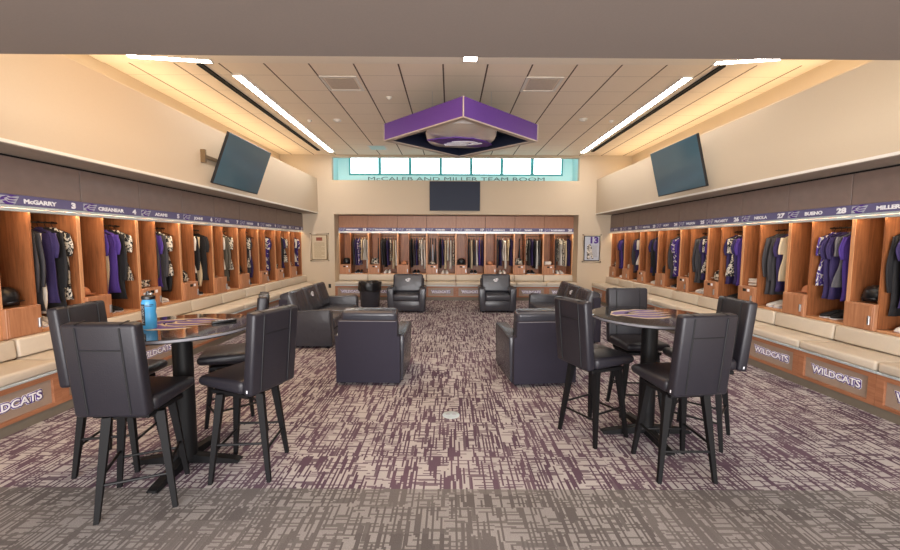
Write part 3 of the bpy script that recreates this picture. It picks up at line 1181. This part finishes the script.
for z in (.172, .182):
    for i in range(10):
        a0, a1 = -1.45 + 1.2 * i / 10, -1.45 + 1.2 * (i + 1) / 10
        q = [bm.verts.new((.0488 * math.cos(a), .0488 * math.sin(a), zz)) for a in (a0, a1) for zz in (z, z + .005)]
        bm.faces.new((q[0], q[2], q[3], q[1]))
obj('stripe', bm, MT['bezel'], t)
t = thing('remote_control', 'small black remote control lying on the left bar table', 'remote control', (-1.76, 3.06, 1.079), .75)
obj('casing', BX(-.085, .085, -.022, .022, 0, .018, bev=.005), MT['bezel'], t, True)
bm = bmesh.new()
for i in range(6):
    for j in range(3):
        box(bm, -.06 + i * .022, -.047 + i * .022, -.013 + j * .011, -.006 + j * .011, .018, .020)
obj('keypad', bm, MT['signgrey'], t)

# ------------------------------------------------------------------ armchairs and sofas (front faces local -Y)


def m_seat(W, nb, name, label, cat, loc, rz, group):
    """W outer width; nb number of back cushions"""
    t = thing(name, label, cat, loc, rz, group)
    D = .86
    aw = .15
    y0, y1 = -D / 2, D / 2
    lm, fm = MT['leather2'], MT['fabric']
    obj('base', BX(-W / 2 + aw - .02, W / 2 - aw + .02, y0 + .045, y1 - .06, .04, .30, bev=.012), lm, t, True)
    for s in (-1, 1):
        bm = bmesh.new()
        pts_ = [(y0, .03), (y1 - .08, .03), (y1 - .08, .595), (y0 + .06, .63), (y0 + .015, .595)]
        xo = s * W / 2
        xi = s * (W / 2 - aw)
        prism(bm, pts_, lambda a, b, d: Vector((xi + (xo - xi) * d - s * .02 * (1 - b / .62), a, b)), 1.0)
        bmesh.ops.bevel(bm, geom=bm.edges[:], offset=.022, segments=3, affect='EDGES', profile=.5)
        ar = obj('armrest', bm, lm, t, True)
        bm = bmesh.new()
        tube(bm, (xo - s * .022, y0 + .0, .06), (xo - s * .002, y0 + .03, .60), .004, n=6)
        tube(bm, (xo - s * .002, y0 + .06, .628), (xo - s * .002, y1 - .09, .575), .004, n=6)
        obj('piping', bm, MT['piping'], ar, True)
    obj('front_rail', BX(-W / 2 + aw, W / 2 - aw, y0 + .01, y0 + .05, .05, .285, bev=.01), lm, t, True)
    iw = W - 2 * aw
    ns = 1 if nb == 1 else 2
    for i in range(ns):
        a = -iw / 2 + iw * i / ns + .004
        b = -iw / 2 + iw * (i + 1) / ns - .004
        bm = bmesh.new()
        box(bm, a, b, y0 - .0, y1 - .26, .29, .455, bev=.04, seg=4)
        obj('seat_cushion', bm, lm, t, True)
    # rear frame, leaning slightly
    bm = bmesh.new()
    bw = W - .08 if nb == 1 else W - .02
    vv = box(bm, -bw / 2, bw / 2, y1 - .13, y1, .03, .60, bev=.014, seg=2)
    bw = W - .14 if nb == 1 else W - .12
    vv = box(bm, -bw / 2, bw / 2, y1 - .13, y1 + .001, .03, .785, bev=.014, seg=2)
    fr_ = obj('back_frame', bm, fm, t, True)
    bm = bmesh.new()
    tube(bm, (-bw / 2 + .02, y1 + .000, .778), (bw / 2 - .02, y1 + .000, .778), .004, n=6)
    obj('piping', bm, MT['pipelight'], fr_, True)
    cw = (W - .16 if nb > 1 else W - .17)
    for i in range(nb):
        a = -cw / 2 + cw * i / nb + .003
        b = -cw / 2 + cw * (i + 1) / nb - .003
        bm = bmesh.new()
        Rt = Matrix.Rotation(-.16 if nb == 1 else -.32, 3, 'X')
        box(bm, a, b, y1 - .33, y1 - .12, .43, .90, bev=.055, seg=5, rot=Rt, piv=(0, y1 - .2, .43))
        # soft roll on top
        for v in bm.verts:
            v.co.z += .010 * math.sin((v.co.x - a) / (b - a) * PI) * (1 if v.co.z > .7 else 0)
        bc = obj('back_cushion', bm, lm, t, True)
        bm = bmesh.new()
        for xx in ((a + b) / 2 - (b - a) * .24, (a + b) / 2 + (b - a) * .24):
            box(bm, xx - .003, xx + .003, y1 - .334, y1 - .326, .50, .84, rot=Rt, piv=(0, y1 - .2, .43))
        obj('stitching', bm, MT['piping'], bc)
        if nb == 1 or i == 1:
            c_ = (a + b) / 2
            bm = cat_logo(lambda p, q, d: Vector((c_ + p, y1 - .338 + d, .74 + q)), .075, .006)
            bmesh.ops.rotate(bm, cent=(0, y1 - .2, .43), matrix=Rt, verts=bm.verts[:])
            obj('emblem', bm, MT['signtext'], bc)
    for sx in (-1, 1):
        for yy in (y0 + .08, y1 - .1):
            bm = bmesh.new()
            box(bm, sx * (W / 2 - .1) - .03, sx * (W / 2 - .1) + .03, yy - .03, yy + .03, 0, .045)
            obj('foot', bm, MT['blackw'], t)
    return t


G1 = 'black leather armchairs around the sitting area'
m_seat(.85, 1, 'armchair', 'black leather armchair with its back to the camera, behind left bar table', 'armchair', (-.965, 5.06, 0), PI - .02, G1)
m_seat(.85, 1, 'armchair', 'black leather armchair with its back to the camera, behind right bar table', 'armchair', (1.10, 5.05, 0), PI + .10, G1)
m_seat(.94, 1, 'armchair', 'black leather armchair facing the camera, left one, beside the trash can', 'armchair', (-1.07, 10.02, 0), .02, G1)
m_seat(.92, 1, 'armchair', 'black leather armchair facing the camera, right one, against back benches', 'armchair', (1.19, 10.08, 0), -.02, G1)
G2 = 'black leather sofas facing each other'
m_seat(1.95, 3, 'sofa', 'black leather three-cushion sofa on the left side, facing the room centre', 'sofa', (-2.32, 7.24, 0), PI / 2, G2)
m_seat(1.98, 3, 'sofa', 'black leather three-cushion sofa on the right side, facing the room centre', 'sofa', (2.14, 7.62, 0), -PI / 2, G2)

# ------------------------------------------------------------------ trash can
t = thing('trash_can', 'round dark trash can with a black liner between left sofa and armchair', 'trash can', (-2.14, 10.60, 0))
bm = bmesh.new()
lathe(bm, [(.24, 0), (.25, .02), (.285, .60), (.295, .62), (.27, .62), (.24, .1), (0, .1)], 32)
obj('can', bm, MT['leather2'], t, True)
bm = bmesh.new()
prof = []
nn = 36
rows = []
for r_, z_, k_ in ((.285, .42, .03), (.298, .48, .05), (.300, .56, .03), (.308, .64, .02), (.30, .665, .03), (.265, .66, .04), (.25, .60, .03)):
    rows.append([((r_ + k_ * .35 * math.sin(5 * a + z_ * 20) + k_ * .25 * math.sin(11 * a + 2)) * math.cos(a), (r_ + k_ * .35 * math.sin(5 * a + z_ * 20) + k_ * .25 * math.sin(11 * a + 2)) * math.sin(a), z_ + .02 * math.sin(4 * a + r_ * 30) * (k_ / .05)) for a in [2 * PI * i / nn for i in range(nn)]])
vs2 = [[bm.verts.new(p) for p in r] for r in rows]
for a, b in zip(vs2, vs2[1:]):
    for i in range(nn):
        bm.faces.new((a[i], a[(i + 1) % nn], b[(i + 1) % nn], b[i]))
obj('liner_bag', bm, MT['bag'], t, True)

# ------------------------------------------------------------------ televisions


def m_tv(label, loc, rz, tilt, arm):
    t = thing('television', label, 'television', loc, rz, 'wall-mounted televisions')
    Rt = Matrix.Rotation(tilt, 3, 'X')
    bm = bmesh.new()
    box(bm, -.735, .735, -.045, 0, -.425, .425, bev=.006, seg=1, rot=Rt, piv=(0, 0, 0))
    b = obj('housing', bm, MT['bezel'], t)
    bm = bmesh.new()
    box(bm, -.722, .722, -.0475, -.044, -.408, .414, rot=Rt, piv=(0, 0, 0))
    obj('screen', bm, MT['screen2' if arm > .1 else 'screen'], t)
    bm = bmesh.new()
    box(bm, -.25, .25, 0, .04, -.2, .2, rot=Rt, piv=(0, 0, 0))
    obj('rear_bulge', bm, MT['bezel'], b)
    bm = bmesh.new()
    if arm:
        box(bm, -.22, .22, arm - .02, arm - .001, -.12, .14)
        for xx in (-.15, .15):
            tube(bm, (xx, .02, -.02), (xx, arm - .01, -.02), .018, n=8)
            tube(bm, (xx, .03, .08), (xx, arm - .01, .02), .012, n=8)
    if arm > .1 and rz > 0:
        box(bm, -.81, -.77, arm - .07, arm - .001, -.10, .10)
        box(bm, -.79, -.2, arm - .035, arm - .02, -.03, .03)
    obj('wall_bracket', bm, MT['bronze'], t) if arm else bm.free()
    return t


m_tv('large black television hanging flat on the back wall under the room name letters', (.135, 11.73, 3.07), 0, 0, .058)
m_tv('black television tilted down on a bracket on the left soffit', (-3.655, 7.12, 3.045), PI / 2, .36, .235)
m_tv('black television tilted down on a bracket on the right soffit', (4.04, 7.18, 3.05), -PI / 2, .24, .245)

# room name letters standing on the window sill
ph = 'McCALEB AND MILLER TEAM ROOM'
full = text_mesh(ph, .15, .0, .012, 1.0)
xs_ = [v.co.x for v in full.verts]
wd = max(xs_) - min(xs_)
full.free()
sc_ = (2.775 + 2.412) / wd
bm = text_mesh(ph, .15, .0, .012, sc_)
zmin = min(v.co.y for v in bm.verts)
stand_text(bm, .18, 0, -zmin + .001)
lt = thing('room_name_sign', 'row of dark metal letters spelling the team room name on the window sill', 'sign', (0, 11.86, WZ0))
lm_ = plain('dark_bronze_letter', (84, 116, 118), .5)
left = set(bm.verts)
isl = []
while left:
    st = [left.pop()]
    grp = set(st)
    while st:
        v = st.pop()
        for e in v.link_edges:
            q = e.other_vert(v)
            if q in left:
                left.discard(q)
                grp.add(q)
                st.append(q)
    isl.append(grp)
isl.sort(key=lambda gq: min(v.co.x for v in gq))
for gq in isl:
    ib = bmesh.new()
    mp = {v: ib.verts.new(v.co) for v in gq}
    for fc in {fc for v in gq for fc in v.link_faces}:
        ib.faces.new([mp[v] for v in fc.verts])
    obj('letter', ib, lm_, lt)
bm.free()

# ------------------------------------------------------------------ framed plaques
for (x0, x1, nm, lab) in ((-4.10, -3.61, 'plaque', 'framed cream memorial plaque on the wall left of the back lockers'), (3.945, 4.44, 'poster', 'framed grey poster with purple 13 right of the back lockers')):
    cx = (x0 + x1) / 2
    t = thing('framed_' + nm, lab, 'wall plaque', (cx, YB, 1.20))
    hw = (x1 - x0) / 2
    bm = bmesh.new()
    box(bm, -hw + .015, hw - .015, -.034, -.026, 0.0, .735, bev=.004, seg=1)
    obj('acrylic_panel', bm, MT['bronze'] if nm == 'plaque' else MT['bezel'], t)
    obj('print', BX(-hw + .035, hw - .035, -.038, -.0345, .02, .715), MT['paper'] if nm == 'plaque' else MT['signgrey'], t)
    for sx in (-1, 1):
        for zz in (-.03, .765):
            bm = bmesh.new()
            tube(bm, (sx * (hw + .02), -.045, zz), (sx * (hw + .02), 0, zz), .012, n=10)
            obj('standoff', bm, MT['blackm'], t, True)
    obj('backing_glass', BX(-hw - .035, hw + .035, -.024, -.018, -.05, .785), MT['glass'], t)
    if nm == 'plaque':
        obj('photo', BX(-.09, .09, -.0400, -.0385, .56, .66), MT['skin'], t)
        bm = bmesh.new()
        for i in range(17):
            box(bm, -.155, .155 if i % 5 != 4 else .06, -.0395, -.0385, .50 - i * .027, .506 - i * .027)
        obj('text_lines', bm, MT['bronze'], t)
    else:
        obj('lettering', stand_text(text_mesh('13', .25, .012, .0005, 1.15), .05, -.0395, .60), MT['purpled'], t)
        bm = bmesh.new()
        for i in range(13):
            box(bm, .0, .16, -.0395, -.0385, .44 - i * .027, .447 - i * .027)
        obj('text_lines', bm, MT['panel'], t)
        bm = bmesh.new()
        # player figure silhouette print
        prism(bm, [(-.14, .05), (-.05, .05), (-.06, .22), (.0, .06), (.05, .06), (-.0, .3), (-.01, .42), (-.06, .50), (-.14, .46), (-.15, .3)], lambda a, b, d: Vector((a, -.0395 + d, b)), .001)
        obj('player_print', bm, CL['camo'][1], t)
t = thing('wall_outlet', 'small black outlet low on the back wall behind left sofa', 'outlet', (-3.58, YB, .42))
obj('cover_plate', BX(-.04, .04, -.008, -.001, -.06, .06, bev=.003, seg=1), MT['bezel'], t)
obj('socket', BX(-.017, .017, -.011, -.008, -.035, .035), MT['black'], t)
t = thing('floor_outlet', 'round white outlet cover set in the carpet between the armchairs', 'outlet', (.017, 3.82, 0))
bm = bmesh.new()
lathe(bm, [(.085, 0), (.085, .004), (.075, .008), (0, .008)], 32)
obj('cover_plate', bm, MT['alum'], t, True)
for s in (-1, 1):
    bm = bmesh.new()
    lathe(bm, [(.022, .008), (.022, .0095), (0, .0095)], 16, (s * .032, 0))
    obj('socket', bm, MT['signgrey'], t, True)

# ------------------------------------------------------------------ ceiling fixtures


def strip(name, lab, cat, p0, p1, wid, m, group, fm):
    """p0->p1 on the ceiling"""
    d = Vector((p1[0] - p0[0], p1[1] - p0[1], 0))
    L = d.length
    t = thing(name, lab, cat, (p0[0], p0[1], ZC), math.atan2(d.y, d.x), group)
    fr = bmesh.new()
    for a, b, c, e in ((0, L, -wid / 2 - .015, -wid / 2), (0, L, wid / 2, wid / 2 + .015), (-.015, 0, -wid / 2 - .015, wid / 2 + .015), (L, L + .015, -wid / 2 - .015, wid / 2 + .015)):
        box(fr, a, b, c, e, -.026, -.001)
    obj('frame', fr, fm, t)
    obj('diffuser', BX(0, L, -wid / 2, wid / 2, -.018, -.012), m, t)
    return t


strip('linear_ceiling_light', 'long linear ceiling light running along the left side', 'ceiling light', (-3.26, 6.28), (-3.33, 11.35), .13, MT['tube'], 'linear ceiling lights', MT['white'])
strip('linear_ceiling_light', 'long linear ceiling light running along the right side', 'ceiling light', (3.63, 6.30), (3.70, 11.33), .13, MT['tube'], 'linear ceiling lights', MT['white'])
strip('linear_ceiling_light', 'short crosswise ceiling light at the front left, cut off by header', 'ceiling light', (-4.42, 5.66), (-3.38, 5.82), .10, MT['tube'], 'linear ceiling lights', MT['white'])
strip('linear_ceiling_light', 'short crosswise ceiling light at the front right, cut off by header', 'ceiling light', (4.53, 5.66), (3.72, 5.80), .10, MT['tube'], 'linear ceiling lights', MT['white'])
strip('ceiling_downlight', 'small square ceiling light at the front centre above purple chandelier', 'ceiling light', (.18, 5.70), (.36, 5.70), .14, MT['tube'], 'linear ceiling lights', MT['white'])
strip('slot_diffuser', 'black slot air diffuser beside the left linear ceiling light', 'air vent', (-3.60, 5.92), (-3.64, 11.2), .05, MT['black'], 'slot air diffusers', MT['black'])
strip('slot_diffuser', 'black slot air diffuser beside the right linear ceiling light', 'air vent', (3.90, 5.92), (3.93, 11.2), .05, MT['black'], 'slot air diffusers', MT['black'])
for s, (x, y) in (('left', (-1.74, 6.62)), ('right', (1.46, 6.62))):
    t = thing('ceiling_vent', 'square grey air vent in the ceiling %s of the chandelier' % s, 'air vent', (x, y, ZC), 0, 'square ceiling vents')
    fr = bmesh.new()
    h = .29
    for a, b, c, e in ((-h, h, -h, -h + .04), (-h, h, h - .04, h), (-h, -h + .04, -h + .04, h - .04), (h - .04, h, -h + .04, h - .04)):
        box(fr, a, b, c, e, -.014, -.001)
    obj('frame', fr, MT['white'], t)
    obj('plate', BX(-h + .07, h - .07, -h + .07, h - .07, -.012, -.006), MT['ventp'], t)
for i, (x, y, r_, lab) in enumerate(((-1.08, 7.21, .05, 'tiny ceiling sensor nearest left of the chandelier'), (-2.37, 8.53, .085, 'round white smoke detector left of the chandelier'), (2.73, 8.40, .085, 'round white smoke detector right of the chandelier'), (-2.95, 8.55, .045, 'tiny ceiling sensor beside the left smoke detector'), (3.35, 8.5, .045, 'tiny ceiling sensor beside the right smoke detector'))):
    t = thing('smoke_detector' if r_ > .06 else 'ceiling_sensor', lab, 'smoke detector' if r_ > .06 else 'sensor', (x, y, ZC))
    bm = bmesh.new()
    lathe(bm, [(r_, -.001), (r_, -.02), (r_ * .8, -.03)], 20)
    obj('base', bm, MT['white'], t, True)
    bm = bmesh.new()
    lathe(bm, [(r_ * .6, -.03), (r_ * .5, -.045), (0, -.05)], 20)
    obj('cap', bm, MT['white'], t, True)

# purple diamond chandelier with the wildcat emblem
t = thing('diamond_chandelier', 'large purple diamond-shaped ceiling fixture with silver wildcat emblem underneath', 'ceiling fixture', (.19, 7.45, 3.56))
DD, HH, tk = 1.40, .31, .05
cs = [(0, -DD), (DD, 0), (0, DD), (-DD, 0)]
ci = [(0, -DD + tk * 1.5), (DD - tk * 1.5, 0), (0, DD - tk * 1.5), (-DD + tk * 1.5, 0)]
for i in range(4):
    a, b = cs[i], cs[(i + 1) % 4]
    c, d = ci[(i + 1) % 4], ci[i]
    bm = bmesh.new()
    prism(bm, [a, b, c, d], lambda p, q, e: Vector((p, q, .02 + e)), HH - .02)
    sp_ = obj('side_panel', bm, MT['purple'], t)
    bm = bmesh.new()
    a2, b2 = [v * 1.006 for v in a], [v * 1.006 for v in b]
    k_ = (DD - .12) / DD
    prism(bm, [a2, b2, (b[0] * k_, b[1] * k_), (a[0] * k_, a[1] * k_)], lambda p, q, e: Vector((p, q, e)), .02)
    obj('edge_trim', bm, MT['edgetrim'], sp_)
    bm = bmesh.new()
    tube(bm, (a[0] * 1.002, a[1] * 1.002, .02), (a[0] * 1.002, a[1] * 1.002, HH), .012, n=6)
    obj('corner_trim', bm, MT['edgetrim'], sp_)
bm = bmesh.new()
for i in range(4):
    c, d = ci[i], ci[(i + 1) % 4]
    prism(bm, [c, d, (d[0] * .985, d[1] * .985), (c[0] * .985, c[1] * .985)], lambda p, q, e: Vector((p, q, .022 + e)), .225)
obj('inner_lining', bm, MT['navy'], t)
bm = bmesh.new()
prism(bm, ci, lambda p, q, e: Vector((p, q, .25 + e)), .02)
obj('inner_panel', bm, MT['navy'], t)
for sx in (-1, 1):
    for sy in (-1, 1):
        bm = bmesh.new()
        tube(bm, (sx * .5, sy * .5, .27), (sx * .5, sy * .5, .6995), .003, n=6)
        obj('hanging_cable', bm, MT['steel'], t, True)
# silver shield
bm = bmesh.new()
sh = []
for i in range(48):
    a = 2 * PI * i / 48
    ca, sa = math.cos(a), math.sin(a)
    sh.append((.65 * math.copysign(abs(ca) ** .55, ca), .86 * math.copysign(abs(sa) ** .8, sa)))
rows = []
for s_, z_ in ((.96, .249), (1.0, .14), (.97, .08), (.7, .05), (.3, .035)):
    rows.append([(p * s_, q * s_, z_ + .012 * math.sin(p * 6) * math.cos(q * 5)) for p, q in sh])
loft(bm, rows)
shd = obj('silver_shield', bm, MT['chrome'], t, True)
blob = [(-.62, -.30), (-.30, .02), (.02, .10), (.30, .22), (.52, .18), (.60, .02), (.46, -.22), (.22, -.44), (-.10, -.52), (-.36, -.44)]
bm = bmesh.new()
prism(bm, [(a, b * .95 + .30) for a, b in blob], lambda p, q, e: Vector((p, q, .018 + e)), .02)
obj('wildcat_emblem', bm, MT['purple'], shd)
bm = cat_logo(lambda p, q, e: Vector((-p * .9 + .05, q * .75 + .20, .010 + e)), .40, .012)
obj('emblem_slashes', bm, MT['signtext'], shd)  # white slashes of the cat logo
t = thing('ceiling_vent', 'small pale rectangular vent in the ceiling behind the chandelier, towards the window', 'air vent', (-1.95, 10.9, ZC), 0, 'square ceiling vents')
obj('plate', BX(-.25, .25, -.25, .25, -.012, -.001, bev=.003, seg=1), MT['white'], t)
obj('grille', BX(-.2, .2, -.2, .2, -.016, -.012), MT['teal'], t)
